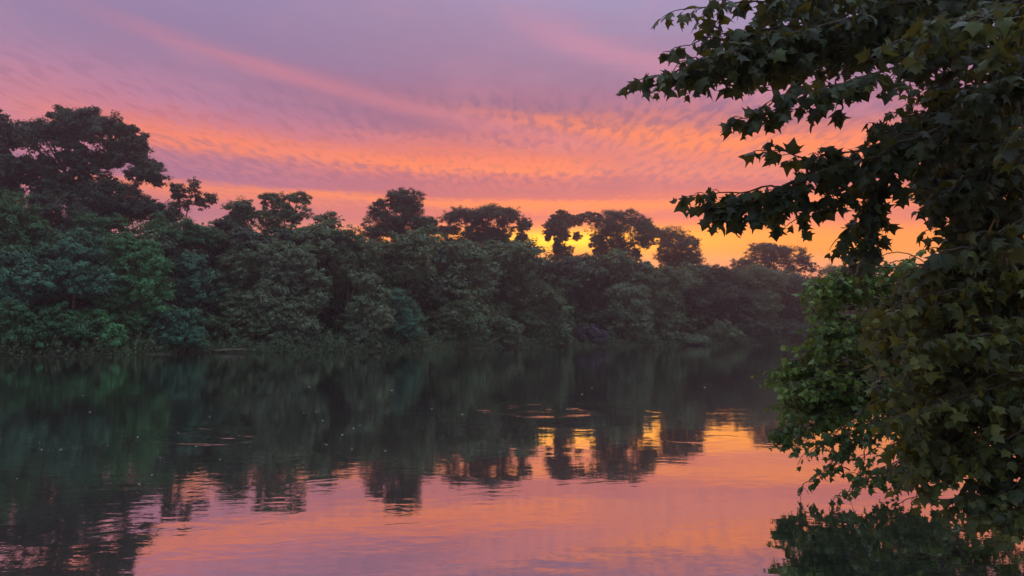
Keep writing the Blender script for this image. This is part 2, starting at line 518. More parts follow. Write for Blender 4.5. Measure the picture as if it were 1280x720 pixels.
def crown_mesh(lobes, r, puff=.85, leaf=.30, per=60, cover=1.5, hole=0.0, droop=.3):
    """lobes: list of (centre(3), radii(3)) -> leaf mesh data. Puffs of leaves sit on each lobe's outside and fewer inside"""
    CC, NN = [], []
    TT = []
    sub = []
    for c, rad in lobes:
        c = np.asarray(c, float); rad = np.asarray(rad, float)
        rm = np.prod(rad) ** (1 / 3)
        if rm < 1.3:
            sub.append((c, rad, 1.2)); continue
        sub.append((c, rad * .78, .55))
        k = 8 if rm < 3.2 else 11
        for q in range(k):
            d = unit(r.normal(size=3) * [1, 1, .8] + [0, -.25, .25])
            f = r.uniform(.28, .56)
            sub.append((c + d * rad * r.uniform(.62, .80), rad * f * [1, 1, .85], .95))
    for c, rad, cov in sub:
        rm = np.prod(rad) ** (1 / 3)
        pr = min(puff, max(rm * .42, .38))
        k = max(4, int(cov * cover * 4 * math.pi * rm * rm / (math.pi * pr * pr) * (1 - hole)))
        dirs = unit(r.normal(size=(k, 3)))
        dirs[:, 2] += .12
        dirs = unit(dirs)
        rr = np.where(r.random(k) < .78, r.uniform(.74, 1.02, k), r.uniform(.1, .75, k))[:, None]
        wob = 1 + .24 * np.sin(dirs[:, :1] * 5 + c[0]) * np.cos(dirs[:, 2:] * 6 + c[2]) + .10 * r.normal(size=(k, 1))
        pc = c + dirs * rr * rad * wob
        prad = pr * r.uniform(.55, 1.35, (k, 1))
        n = r.poisson(per * (prad[:, 0] / pr) ** 2)
        idx = np.repeat(np.arange(k), n)
        m = len(idx)
        u = unit(r.normal(size=(m, 3)))
        u[:, 2] = u[:, 2] * .75 + .18
        q = r.random((m, 1)) ** .33
        # leaves trail outward along the twig as well as sitting in a ball
        CC.append(pc[idx] + u * q * prad[idx] * [1.05, 1.05, .8] + dirs[idx] * prad[idx] * (r.random((m, 1)) ** 2) * .7)
        NN.append(unit(u * .9 + dirs[idx] * .4 + np.array([0, 0, .55]) + r.normal(size=(m, 3)) * .30))
        pt = r.random(k)
        TT.append(np.clip(pt[idx] ** 1.5 * .65 + r.random(m) * .35, 0, 1))
    cen, nrm, tint = np.concatenate(CC), np.concatenate(NN), np.concatenate(TT)
    keep = cen[:, 2] > .03
    cen, nrm, tint = cen[keep], nrm[keep], tint[keep]
    drp = r.normal(size=cen.shape) + np.array([0, 0, -droop * 3])
    V, F = leaf_quads(cen, nrm, drp, leaf, leaf * .68, r)
    return V, F, tint


NLEAF = 0


def far_tree(name, cat, label, base_px, D, lobes, mtl='green', puff=.68, leaf=.25, per=44, cover=.98, hole=0.0,
             trunk=.28, droop=.3, depth=1.0, group=None, limbs=True, fat=1.0, skirt=False):
    """lobes: (px, py, rx_px, ry_px[, depth offset]) at distance D. Everything becomes metres here."""
    global NLEAF
    r = np.random.default_rng(abs(hash((round(base_px), round(D * 7), len(lobes)))) % (2 ** 31))
    b = at(base_px, 420, D)
    b[2] = max(float(ground_h(np.array(b[0]), np.array(D))), -.3) - .15
    root = link(name, None, None, b, label=label, category=cat, group=group)
    root.empty_display_size = .5
    L = []
    m = D / F * fat
    for q in lobes:
        px, py, rx, ry = q[:4]
        dd = q[4] if len(q) > 4 else 0
        c = at(px, py, D + dd) - b
        L.append((c, np.array([rx * m, max(.8, (rx + ry) * .5 * m * depth), ry * m])))
    if skirt:
        c = at(base_px, 405, D) - b
        L.append((c, np.array([26 * m, 18 * m, 22 * m])))
    V, F_, tint = crown_mesh(L, r, puff, leaf, per, cover, hole, droop)
    # keep leaves above the ground (z relative to root)
    NLEAF += len(F_)
    # drop leaves below the water
    zc = V.reshape(-1, 4, 3)[:, :, 2].min(1) + b[2]
    k = zc > .05
    V = V.reshape(-1, 4, 3)[k].reshape(-1, 3)
    F_ = np.arange(len(V)).reshape(-1, 4)
    link('crown', mesh_from('crown', V, F_, G[mtl], tint[k]), root)
    # trunk, leading up into the largest lobe; limbs to the others
    big = max(range(len(L)), key=lambda i: L[i][0][2])
    top = L[big][0] + np.array([0, 0, L[big][1][2] * .4])
    mid_c = np.mean([l[0] for l in L], axis=0)
    zsp = min(top[2] * .62, min(l[0][2] for l in L) * .92)
    zsp = max(zsp, .8)
    foot = np.array([0, 0, 0.0])
    fork = np.array([mid_c[0] * .5, mid_c[1] * .5, zsp])
    P = np.concatenate([bez(foot, fork, [r.normal() * .2, 0, 0], 5), bez(fork, top, [r.normal() * .4, r.normal() * .3, 0], 6)[1:]])
    R = np.linspace(trunk, trunk * .18, len(P)); R[0] *= 1.35
    V, F_ = tubes([(P, R)], 8)
    link('trunk', mesh_from('trunk', V, F_, BARK, smooth=True), root)
    if limbs:
        pt = []
        for i, (c, rad) in enumerate(L):
            s = P[min(len(P) - 2, 4 + (i % 3))]
            if i != big:
                pp = bez(s, c + [0, 0, rad[2] * .2], [0, 0, -rad[2] * .25], 6)
                pt.append((pp, np.linspace(trunk * .5, trunk * .12, 6)))
            else:
                pp = P[-5:]
            for _ in range(7):
                e_ = c + unit(r.normal(size=3)) * rad * r.uniform(.6, .95)
                s2 = pp[r.integers(2, len(pp))]
                pt.append((bez(s2, e_, r.normal(size=3) * .3, 4), np.linspace(trunk * .22, .025, 4)))
        for i, pth in enumerate(pt):
            if i < 14:
                V, F_ = tubes([pth], 5)
                link('limb', mesh_from('limb', V, F_, BARK, smooth=True), root)
    return root


exec_trees = True
T = []   # (name, category, label, base_px, back metres, lobes, material, options)
ADD = lambda *a, **k: T.append((a, k))

# --- skyline trees, standing behind the bank growth
ADD('sycamore_tree', 'tree', 'huge dark broad-crowned tree towering highest on the left, sky glinting through its branches', 105, 26,
    [(62, 176, 34, 20), (30, 172, 18, 18, 2), (100, 160, 34, 22), (90, 145, 26, 12), (128, 168, 22, 22), (158, 162, 14, 10), (172, 180, 13, 12), (182, 215, 22, 20), (160, 205, 20, 20),
     (50, 210, 26, 18), (30, 225, 22, 18), (85, 205, 20, 14), (138, 255, 45, 28), (185, 265, 30, 20), (95, 245, 20, 26), (196, 222, 10, 12), (108, 265, 22, 30), (112, 196, 26, 16), (122, 226, 24, 18), (70, 238, 26, 18), (150, 182, 20, 16)], 'dark', fat=1.08, hole=.0, trunk=.75, leaf=.30)
ADD('tall_tree', 'tree', 'dark tree cut off by the left edge beside the huge broad-crowned tree', 6, 28,
    [(0, 165, 15, 22), (-22, 180, 20, 25), (8, 215, 14, 22), (-12, 225, 24, 24), (0, 250, 22, 20)], 'dark', fat=1.30, hole=.1, trunk=.4, leaf=.36, per=50)
ADD('small_tree', 'tree', 'small leaning tree with open feathery top just right of the huge left tree', 214, 29,
    [(224, 240, 11, 11), (243, 232, 8, 9), (243, 246, 7, 7), (260, 250, 10, 7), (250, 256, 6, 4), (226, 256, 10, 8), (218, 270, 14, 10)], 'dark', hole=.1, trunk=.22, cover=1.1)
ADD('willow_tree', 'tree', 'round grey-topped tree on the skyline left of the ragged twin-topped tree', 303, 25,
    [(300, 259, 21, 13), (312, 275, 18, 14), (292, 282, 16, 14)], 'olive', hole=.1, puff=.7)
ADD('cottonwood_tree', 'tree', 'ragged twin-topped olive tree rising between the round-topped tree and the column-shaped tree', 352, 23,
    [(340, 250, 14, 11), (352, 262, 12, 12), (372, 248, 14, 9), (378, 262, 12, 9), (364, 272, 12, 12), (340, 275, 18, 14), (350, 300, 24, 20), (385, 292, 12, 10)], 'olive', hole=.1, cover=1.0)
ADD('tall_tree', 'tree', 'narrow column-shaped pair of tufts standing between ragged twin-topped tree and low notch of sky', 405, 23,
    [(401, 278, 9, 12), (414, 276, 8, 9), (408, 298, 16, 16), (404, 322, 18, 18)], 'olive', cover=1.0)
ADD('oak_tree', 'tree', 'dark round-headed tree standing alone on the skyline left of the flat-topped tree', 503, 33,
    [(502, 252, 24, 14), (482, 264, 18, 14), (516, 266, 20, 16), (500, 280, 34, 18), (535, 287, 12, 14), (522, 300, 20, 16), (480, 296, 24, 18)], 'dark', fat=1.14, cover=.9, trunk=.45)
ADD('oak_tree', 'tree', 'wide flat-topped dark tree with golden gaps under its crown, left of the bright sunset notch', 606, 33,
    [(580, 277, 26, 16), (612, 270, 28, 13), (643, 278, 20, 15), (655, 284, 9, 9), (560, 290, 14, 10), (602, 288, 22, 8), (596, 308, 18, 14), (650, 306, 10, 11), (632, 318, 12, 10), (565, 310, 14, 14), (612, 293, 12, 9), (606, 304, 20, 12), (584, 300, 14, 9), (630, 300, 8, 8), (652, 296, 7, 8)], 'dark', fat=1.14, cover=.88, trunk=.5)
ADD('small_tree', 'tree', 'small open-crowned tree on a thin leaning stem at the right of the bright sunset notch', 703, 33,
    [(697, 284, 14, 11), (715, 275, 15, 8), (703, 272, 12, 7), (728, 272, 10, 6), (690, 294, 9, 7), (706, 296, 9, 8), (700, 304, 8, 10), (705, 317, 15, 9), (684, 292, 7, 8), (722, 296, 5, 5)], 'dark', hole=.0, cover=1.6, trunk=.22)
ADD('oak_tree', 'tree', 'big dark round-crowned tree in front of the sunset, right of the small open-crowned tree', 776, 33,
    [(758, 282, 20, 15), (780, 275, 22, 11), (790, 292, 24, 16), (765, 302, 20, 14), (800, 306, 14, 10), (778, 322, 14, 16), (742, 272, 9, 7), (806, 284, 10, 9), (768, 318, 14, 12), (792, 322, 9, 10), (745, 300, 8, 10), (752, 316, 10, 10)], 'dark', fat=1.14, cover=.88, trunk=.45)
ADD('oak_tree', 'tree', 'lower dark domed tree touching the right side of the big round-crowned sunset tree', 842, 33,
    [(828, 296, 18, 12), (848, 302, 22, 15), (864, 312, 14, 12), (834, 316, 18, 11), (858, 326, 20, 12), (812, 300, 9, 8), (842, 330, 20, 9)], 'dark', fat=1.14, cover=.88, trunk=.4)
ADD('oak_tree', 'tree', 'broad low-domed tree farthest right on the skyline beyond the dip', 968, 33,
    [(948, 318, 18, 12), (968, 316, 18, 11), (990, 322, 20, 12), (1006, 332, 14, 9), (930, 332, 16, 11), (974, 334, 22, 10)], 'dark', fat=1.14, cover=.88, trunk=.4)
ADD('tall_tree', 'tree', 'far dark tree glimpsed through the near leaves at the end of the skyline', 1050, 33,
    [(1040, 345, 22, 14), (1066, 352, 20, 14), (1085, 360, 20, 14), (1050, 372, 30, 20)], 'olive', hole=.05)

# --- second row: full rounded trees making up the wall of the wood
R2 = 9
ADD('leafy_tree', 'tree', 'tall smooth green dome at the left edge below the huge tree', -10, R2 + 2,
    [(-25, 262, 50, 34), (20, 276, 28, 28), (40, 300, 26, 26), (5, 310, 40, 36), (-40, 330, 40, 40)], 'green')
ADD('leafy_tree', 'tree', 'dark rounded tree directly under the trunk of the huge left tree', 92, R2 + 9,
    [(70, 268, 34, 26), (100, 285, 30, 24), (60, 296, 34, 24)], 'dark')
ADD('leafy_tree', 'tree', 'green rounded top peeping over the teal tree and under the huge dark one', 122, R2 + 3,
    [(118, 290, 26, 20), (145, 292, 24, 20), (100, 300, 20, 16)], 'green')
ADD('leafy_tree', 'tree', 'pale teal tree with many upright tufts nearest the left edge', 18, R2 - 5,
    [(5, 330, 24, 24), (32, 330, 14, 18), (18, 355, 34, 28), (48, 350, 20, 28), (0, 385, 36, 26)], 'teal')
ADD('leafy_tree', 'tree', 'broad teal-green tree with silvery tufts left of the bright-topped tree', 92, R2 - 5,
    [(72, 318, 24, 22), (100, 310, 24, 22), (90, 345, 40, 26), (60, 350, 26, 30), (118, 350, 26, 28)], 'teal')
ADD('leafy_tree', 'tree', 'bright-topped spreading green tree above the lime shrub', 165, R2 - 4,
    [(150, 312, 24, 16), (178, 318, 22, 18), (196, 334, 16, 16), (160, 345, 34, 22), (140, 370, 30, 24), (185, 365, 28, 24)], 'bright')
ADD('leafy_tree', 'tree', 'dark green tree behind the bright-topped tree, under the small leaning tree', 222, R2 + 3,
    [(196, 290, 24, 18), (210, 300, 24, 20), (238, 296, 20, 16), (262, 298, 16, 14), (225, 325, 30, 24)], 'green')
ADD('leafy_tree', 'tree', 'blue-green tree between the bright-topped tree and the dark round bush', 246, R2 - 2,
    [(240, 338, 22, 22), (228, 365, 24, 26), (260, 360, 22, 26)], 'teal')
ADD('leafy_tree', 'tree', 'dark round bush-like tree under the grey-topped skyline tree', 276, R2 + 5,
    [(278, 292, 22, 18), (262, 312, 20, 18), (290, 316, 22, 20)], 'dark')
ADD('leafy_tree', 'tree', 'dull green tree with ragged side branches above the bare dark bank', 305, R2 - 1,
    [(300, 332, 28, 22), (282, 358, 26, 24), (318, 358, 28, 26), (300, 385, 34, 26)], 'olive')
ADD('cottonwood_tree', 'tree', 'large pale-tufted tree with drooping sprays in the middle of the left half', 352, R2 - 4,
    [(345, 320, 24, 22), (370, 330, 24, 22), (385, 352, 22, 20), (352, 355, 34, 26), (330, 378, 28, 24), (372, 385, 30, 22), (395, 378, 14, 16)], 'grey')
ADD('leafy_tree', 'tree', 'tree with stacked lumpy tufts filling the low notch of sky left of the round-headed tree', 436, R2 + 1,
    [(432, 306, 20, 16), (455, 318, 20, 18), (428, 330, 22, 20), (445, 345, 26, 24), (410, 350, 18, 20)], 'olive')
ADD('leafy_tree', 'tree', 'muted green tree beneath the dark round-headed skyline tree', 498, R2 + 2,
    [(490, 322, 26, 20), (515, 330, 24, 20), (500, 350, 32, 24), (470, 345, 18, 18)], 'olive')
ADD('leafy_tree', 'tree', 'deep shaded tree between the muted tree and the pale knobbly tree', 552, R2 + 4,
    [(545, 325, 24, 20), (562, 345, 26, 24), (538, 360, 26, 26), (560, 385, 30, 26)], 'dark')
ADD('leafy_tree', 'tree', 'pale knobbly tree rising below the wide flat-topped tree', 603, R2 - 1,
    [(598, 330, 14, 12), (612, 342, 16, 12), (600, 358, 26, 18), (590, 380, 26, 18)], 'grey')
ADD('leafy_tree', 'tree', 'dark mass of foliage right under the bright sunset notch', 655, R2 + 7,
    [(640, 332, 20, 14), (668, 340, 24, 14), (640, 352, 26, 18), (685, 335, 20, 12)], 'dark')
ADD('leafy_tree', 'tree', 'arching brownish-green tree draped in creeper below the sunset notch', 656, R2 - 2,
    [(645, 362, 24, 18), (672, 368, 22, 16), (690, 385, 18, 18), (650, 388, 26, 20)], 'olive')
ADD('leafy_tree', 'tree', 'smooth wide dome of dark foliage under the small open-crowned tree', 728, R2 + 5,
    [(712, 336, 26, 18), (742, 334, 26, 18), (730, 356, 38, 22), (728, 380, 34, 22)], 'dark')
ADD('leafy_tree', 'tree', 'dark tree wedged below the big sunset tree, above the pale rounded tree', 790, R2 + 6,
    [(782, 342, 18, 14), (806, 348, 18, 14), (796, 365, 26, 18)], 'dark')
ADD('leafy_tree', 'tree', 'vine-hung tree tower right of the pale rounded tree', 834, R2 - 4,
    [(830, 346, 20, 12), (846, 354, 16, 12), (832, 375, 22, 20), (838, 400, 18, 18)], 'olive')
ADD('leafy_tree', 'tree', 'sloping dark shoulder of foliage below the dip in the skyline', 892, R2 + 4,
    [(880, 342, 24, 14), (904, 344, 22, 12), (890, 368, 34, 22), (870, 375, 24, 22)], 'dark')
ADD('leafy_tree', 'tree', 'dim purple-brown tree beneath the broad low-domed tree', 948, R2 + 2,
    [(940, 350, 24, 16), (962, 356, 26, 16), (945, 380, 34, 22)], 'olive')
ADD('leafy_tree', 'tree', 'dim dark tree behind the lime tips of the near shrub', 1000, R2 + 2,
    [(1000, 358, 26, 14), (1022, 368, 26, 16), (1000, 388, 34, 20), (1030, 398, 26, 18)], 'dark')
ADD('leafy_tree', 'tree', 'dim tree on the far bank hidden behind the near shrub', 1080, R2,
    [(1070, 380, 30, 18), (1100, 385, 30, 18), (1150, 385, 34, 20)], 'dark')

# --- bank growth leaning out over the water
R1 = 2.0
ADD('bank_shrub', 'shrub', 'dark shrub at the water line in the lower left corner of the wood', 8, R1,
    [(0, 415, 34, 20), (30, 418, 28, 20), (-40, 412, 34, 24), (18, 400, 26, 18)], 'green', trunk=.1)
ADD('bank_shrub', 'shrub', 'shaggy green shrub hanging to the water beside the lime shrub', 78, R1,
    [(66, 402, 28, 20), (92, 410, 26, 20), (70, 424, 34, 16)], 'green', trunk=.1)
ADD('bank_shrub', 'shrub', 'lime green shrub, the brightest along the left bank', 128, R1,
    [(116, 398, 15, 11), (132, 408, 14, 11), (138, 424, 20, 16), (112, 422, 22, 16)], 'bright', trunk=.1)
ADD('bank_shrub', 'shrub', 'large teal shrub mounding over the water left of the bare dark bank', 212, R1,
    [(196, 395, 24, 18), (225, 402, 24, 18), (205, 420, 36, 18), (238, 422, 22, 16)], 'teal', trunk=.12)
ADD('bank_shrub', 'shrub', 'thin drooping shrub over the bare dark bank', 302, R1 + 2,
    [(290, 412, 24, 16), (316, 414, 22, 14), (300, 398, 24, 14), (275, 404, 18, 14)], 'olive', trunk=.1)
ADD('bank_shrub', 'shrub', 'grey-green shrub with fingers trailing to the water under the pale-tufted tree', 370, R1 + 1,
    [(352, 408, 26, 18), (380, 412, 24, 16), (345, 425, 22, 12), (392, 426, 12, 9)], 'grey', trunk=.1)
ADD('willow_shrub', 'shrub', 'pale green tall willow-like bush standing out brightest in mid bank', 456, R1,
    [(462, 352, 17, 14), (470, 372, 16, 16), (458, 390, 26, 20), (472, 402, 20, 18), (446, 414, 16, 14), (456, 426, 20, 12)], 'grey', trunk=.12, cover=1.1)
ADD('willow_shrub', 'shrub', 'dark sloping bush trailing rightward beside the pale willow-like bush', 505, R1 + .5,
    [(498, 380, 20, 20), (512, 400, 20, 18), (518, 420, 15, 16), (495, 418, 20, 18)], 'teal', trunk=.1)
ADD('bank_shrub', 'shrub', 'low shadowy brown-green shrub between sloping bush and pale knobbly tree', 568, R1 + 1,
    [(560, 402, 28, 18), (585, 412, 26, 16), (550, 422, 26, 12), (575, 392, 24, 16)], 'olive', trunk=.1)
ADD('bank_shrub', 'shrub', 'pale lumpy shrub over the water below the knobbly tree', 627, R1,
    [(618, 400, 20, 14), (632, 412, 20, 14), (616, 422, 22, 12), (640, 424, 12, 10)], 'grey', trunk=.1)
ADD('willow_shrub', 'shrub', 'light cascading creeper-covered bush touching the water left of the mauve bush', 690, R1,
    [(676, 396, 14, 12), (690, 406, 14, 14), (702, 418, 13, 14), (680, 420, 16, 12), (708, 428, 9, 6)], 'grey', trunk=.1)
ADD('bank_shrub', 'shrub', 'small mauve-tinted bush low on the bank in the middle distance', 738, R1,
    [(730, 420, 14, 9), (748, 420, 13, 9), (738, 413, 10, 7)], 'mauve', trunk=.08)
ADD('leafy_tree', 'tree', 'pale rounded tree with tiered branches right of the mauve bush', 786, R1 + 1,
    [(776, 366, 16, 12), (792, 372, 18, 14), (785, 390, 26, 16), (800, 406, 22, 14), (775, 408, 20, 14), (796, 422, 18, 9)], 'grey', trunk=.15)
ADD('bank_shrub', 'shrub', 'low trailing shrub at the foot of the vine-hung tree', 848, R1,
    [(838, 418, 16, 12), (858, 424, 16, 8), (872, 426, 14, 6)], 'grey', trunk=.08)
ADD('bank_shrub', 'shrub', 'dark domed shrub on the bank left of the dim hazy shrubs', 904, R1,
    [(896, 412, 20, 14), (912, 420, 18, 11), (886, 424, 16, 8)], 'olive', trunk=.08)
ADD('bank_shrub', 'shrub', 'dim hazy shrub below the purple-brown tree', 946, R1,
    [(940, 412, 22, 14), (962, 418, 20, 12), (930, 424, 16, 7)], 'dark', trunk=.08)
ADD('bank_shrub', 'shrub', 'last dim shrub on the far bank before the near leaves', 990, R1,
    [(985, 414, 22, 13), (1008, 418, 22, 12), (1035, 418, 22, 12)], 'dark', trunk=.08)

for a, k in T:
    name, cat, label, bpx, back, lobes, mtl = a
    far_tree(name, cat, label, bpx, float(shore(bpx)) + back, lobes, mtl, skirt=(3 < back < 15 and cat == 'tree'), **k)

# --- deeper wood: filler trees seen only in the gaps; five meshes shared by all
def filler():
    r = np.random.default_rng(5)
    protos = []
    for q in range(4):
        Ls = [(np.array([r.normal() * 1.8, r.normal() * 1.8, z]), np.array([3.4, 3.4, 2.8]) * r.uniform(.85, 1.15)) for z in (1.0, 3.4, 6.0, 8.6, 10.5)]
        V, F_, ti = crown_mesh(Ls, r, 1.0, .42, 34, 1.1)
        Vt, Ft = tubes([(bez(np.zeros(3), np.array([0, 0, 10.]), [.4, 0, 0], 6), np.linspace(.3, .06, 6))], 7)
        protos.append((mesh_from('crown', V, F_, G['dark' if q % 2 else 'olive'], ti), mesh_from('trunk', Vt, Ft, BARK, smooth=True)))
    SK = [(-180, 230), (0, 260), (100, 285), (200, 292), (240, 286), (300, 280), (400, 290), (430, 300), (460, 300), (520, 292), (600, 296), (640, 308), (672, 338), (700, 322), (740, 314), (790, 320), (850, 320), (900, 338), (940, 328), (1000, 336), (1040, 346), (1300, 350)]
    n = 0
    for row, (back, step) in enumerate(((16, 27), (28, 60))):
        px = -150 + row * 14
        while px < 1290:
            D = float(shore(px)) + back + r.uniform(-2, 2)
            top = np.interp(px, [s[0] for s in SK], [s[1] for s in SK]) + r.uniform(2, 14)
            p = at(px, top, D)
            gz = float(ground_h(np.array(p[0]), np.array(p[1]))) - .15
            hgt = p[2] - gz
            sc = hgt / 13.0
            root = link('wood_tree', None, None, (p[0], p[1], gz), label='dark tree deep in the wood behind the riverside trees', category='tree', group='trees deep in the wood')
            root.rotation_euler.z = r.uniform(0, 6.28)
            wsc = sc * r.uniform(.95, 1.2)
            root.scale = (wsc, wsc, sc)
            cm, tm = protos[n % 4]
            link('crown', cm, root)
            link('trunk', tm, root)
            n += 1
            px += step * r.uniform(.8, 1.2)
filler()


def deep_wood():
    # the wood behind reads as one mass: one object
    r = np.random.default_rng(15)
    Ls = []
    for px in range(-200, 1300, 26):
        D = float(shore(px)) + 46 + r.uniform(-2, 2)
        top = np.interp(px, [-180, 0, 100, 220, 440, 600, 700, 900, 1300], [250, 275, 300, 312, 322, 330, 342, 350, 358])
        z1 = at(px, top, D)[2]
        for f in (.15, .5, .82):
            p = at(px + r.uniform(-8, 8), 420, D); p[2] = z1 * f
            Ls.append((p, np.array([3.6, 3.2, z1 * .2])))
    V, F_, ti = crown_mesh(Ls, r, 1.3, .6, 40, 1.5)
    link('woodland', mesh_from('woodland', V, F_, G['dark'], ti), None, kind='stuff', label='dark mass of deeper woodland behind the riverside trees', category='woodland')
deep_wood()

# --- continuous low tangle of weeds along the far waterline
def undergrowth():
    r = np.random.default_rng(11)
    n = 42000
    px = r.uniform(-250, 1300, n)
    D = shore(px)
    off = r.uniform(-.3, 3.5, n)
    P = np.stack([(px - 640) / F * (D + off), D + off, np.zeros(n)], -1)
    hh = np.abs(.9 + .6 * np.sin(px * .11) + .4 * np.sin(px * .37)) + .2
    P[:, 2] = np.maximum(ground_h(P[:, 0], P[:, 1]), 0) + r.random(n) ** 1.4 * hh + .06
    nr = unit(r.normal(size=(n, 3)) + [0, -.5, .6])
    V, F_ = leaf_quads(P, nr, r.normal(size=(n, 3)) + [0, 0, -1], .34, .2, r)
    link('undergrowth', mesh_from('undergrowth', V, F_, G['olive'], r.random(n) * .5), None, kind='stuff',
         label='low dark tangle of weeds along the far waterline', category='undergrowth')
undergrowth()


# ------------------------------------------------------------------ near trees with real lobed leaves
LEAF_OUT = np.array([  # palmate outline, stalk end at origin, tip at +y (unit leaf)
    (0, .02), (.13, -.10), (.30, -.05), (.60, .02), (.46, .15), (.48, .27), (.72, .52), (.44, .48), (.30, .60), (.24, .70),
    (0, 1.02), (-.22, .72), (-.32, .58), (-.42, .50), (-.74, .48), (-.50, .28), (-.44, .14), (-.62, .04), (-.32, -.06), (-.13, -.10)])
NL = len(LEAF_OUT)


def leaf_local(fold, curl):
    """(NL+1,3) vertices: outline + midrib centre; folded along the midrib, curled down at the tip"""
    x, y = LEAF_OUT[:, 0], LEAF_OUT[:, 1]
    z = -fold * np.abs(x) - curl * y ** 2 - .10 * np.abs(x) ** 2
    z[10] -= curl * .3
    P = np.stack([x, y, z], -1)
    c = np.array([[0, .30, .0 - curl * .09]])
    return np.concatenate([P, c])


LEAF_F = np.array([(k, (k + 1) % NL, NL) for k in range(NL)])
LEAF_F = LEAF_F[:, [1, 0, 2]]
VARS = [leaf_local(f, c) for f, c in ((.15, .2), (.35, .1), (.55, .45), (.1, .7), (.95, .25), (.3, .3), (1.4, .5), (.2, .05))]


def near_tree(name, label, root_loc, trunk_path, trunk_r, sprays, mtl, size, seed, bark, n_parts=300):
    """sprays: list of dicts: path (list of (px,py,Y)), r0, twigs, tlen, lf (leaf count per twig), size, sag"""
    r = np.random.default_rng(seed)
    root = link(name, None, None, root_loc, label=label, category='tree')
    rl = np.array(root_loc, float)
    V, F_ = tubes([(np.array(trunk_path, float) - rl, trunk_r)], 12)
    link('trunk', mesh_from('trunk', V, F_, bark, smooth=True), root)
    Lp, Ld, Lt, Ls, Lv = [], [], [], [], []
    twig_paths = []
    for s in sprays:
        K = np.array([q if len(q) == 3 and s.get('world') else at(*q) for q in s['path']])
        # smooth path through key points
        u = np.linspace(0, len(K) - 1, 5 * (len(K) - 1) + 1)
        P = np.stack([np.interp(u, range(len(K)), K[:, c]) for c in range(3)], -1)
        for _ in range(2):
            P[1:-1] = (P[:-2] + 2 * P[1:-1] + P[2:]) / 4
        P[1:-1] += r.normal(size=P[1:-1].shape) * .015
        if 'from' in s:
            A = np.array(s['from'], float)
            lead = bez(A, P[0], [0, 0, .35], 6)[:-1]
            Pf = np.concatenate([lead, P])
        else:
            Pf = P
        r0 = s.get('r0', .02)
        V, F_ = tubes([(Pf - rl, np.linspace(r0, .004, len(Pf)))], 7)
        link('branch', mesh_from('branch', V, F_, TWIG if r0 < .035 else bark, smooth=True), root)
        seg = np.cumsum(np.r_[0, np.linalg.norm(np.diff(P, axis=0), axis=1)])
        tot = seg[-1]
        nt = s['twigs']
        for k in range(nt):
            f = (k + r.uniform(0, .9)) / nt if k < nt - 1 else 1.0
            f = f ** .9
            p0 = np.array([np.interp(f * tot, seg, P[:, c]) for c in range(3)])
            dirn = unit(np.array([np.interp(min(f * tot + .05, tot), seg, P[:, c]) for c in range(3)]) -
                        np.array([np.interp(max(f * tot - .05, 0), seg, P[:, c]) for c in range(3)]))
            ang = r.uniform(.5, 1.25) * (1 if k % 2 else -1)
            side = unit(np.cross(dirn, [0, 0, 1]) + r.normal(size=3) * .35)
            vert = s.get('vert', .0)
            dd = unit(dirn * math.cos(ang) + side * math.sin(ang) + np.array([0, 0, vert + r.normal() * .28]))
            ln = s['tlen'] * r.uniform(.5, 1.2) * (1.15 - .55 * f)
            if k == nt - 1:
                dd, ln = dirn, s['tlen'] * .5
            sag = s.get('sag', .35)
            q = np.linspace(0, 1, 5)[:, None]
            tp = p0 + dd * ln * q + np.array([0, 0, -1.0]) * sag * ln * q ** 2 + r.normal(size=3) * .05 * ln * q
            twig_paths.append((tp - rl, np.linspace(.0045, .002, 5)))
            nl = max(2, int(s['lf'] * ln / s['tlen'] * r.uniform(.8, 1.2)))
            for j in range(nl):
                g_ = (j + r.uniform(.2, .9)) / nl
                lp = np.array([np.interp(g_, q[:, 0], tp[:, c]) for c in range(3)])
                az_ = r.uniform(0, 6.28)
                o = unit(dd * .5 + np.array([math.cos(az_), math.sin(az_), 0]) * .8 + [0, 0, -.25])
                st = r.uniform(.25, .6) * size           # petiole
                lb = lp + o * st + [0, 0, -.15 * st]
                d_ = unit(o * r.uniform(.4, 1.1) + np.array([0, 0, -1.0]) * r.uniform(-.05, 1.15) * s.get('hang', 1.0) + r.normal(size=3) * .25)
                Lp.append(lb); Ld.append(d_)
                up = np.array([0, 0, .9]) + o * .5 + r.normal(size=3) * .7
                Lt.append(up)
                Ls.append(size * s.get('size', 1.0) * r.triangular(.45, .95, 1.5) * (1.0 - .25 * (g_ > .85)))
                Lv.append(np.clip(r.beta(1.1, 2.4) * s.get('tint', 1.0), 0, 1))
                if r.random() < .35:
                    twig_paths.append((np.stack([lp, (lp + lb) / 2 + [0, 0, .01], lb]) - rl, np.array([.0022, .0018, .0015])))
    Lp, Ld, Lt, Ls, Lv = map(np.array, (Lp, Ld, Lt, Ls, Lv))
    n_ = unit(Lt - (Lt * Ld).sum(-1, keepdims=True) * Ld)
    x_ = np.cross(Ld, n_)
    M = np.stack([x_, Ld, n_], -1)                # columns
    # above the water only
    ok = (Lp[:, 2] + Ld[:, 2] * Ls) > .02
    Lp, M, Ls, Lv, Ld, n_ = Lp[ok], M[ok], Ls[ok], Lv[ok], Ld[ok], n_[ok]
    var = r.integers(0, len(VARS), len(Lp))
    # which leaves show largest in the photograph
    cen = Lp + Ld * Ls[:, None] * .5
    v = cen - [0, 0, CAMZ]
    dep = v[:, 1]
    cz_ = v @ np.array([0, -math.sin(PITCH), math.cos(PITCH)])
    fw = v @ np.array([0, math.cos(PITCH), math.sin(PITCH)])
    px = 640 + F * v[:, 0] / np.maximum(fw, .1)
    py = 360 - F * cz_ / np.maximum(fw, .1)
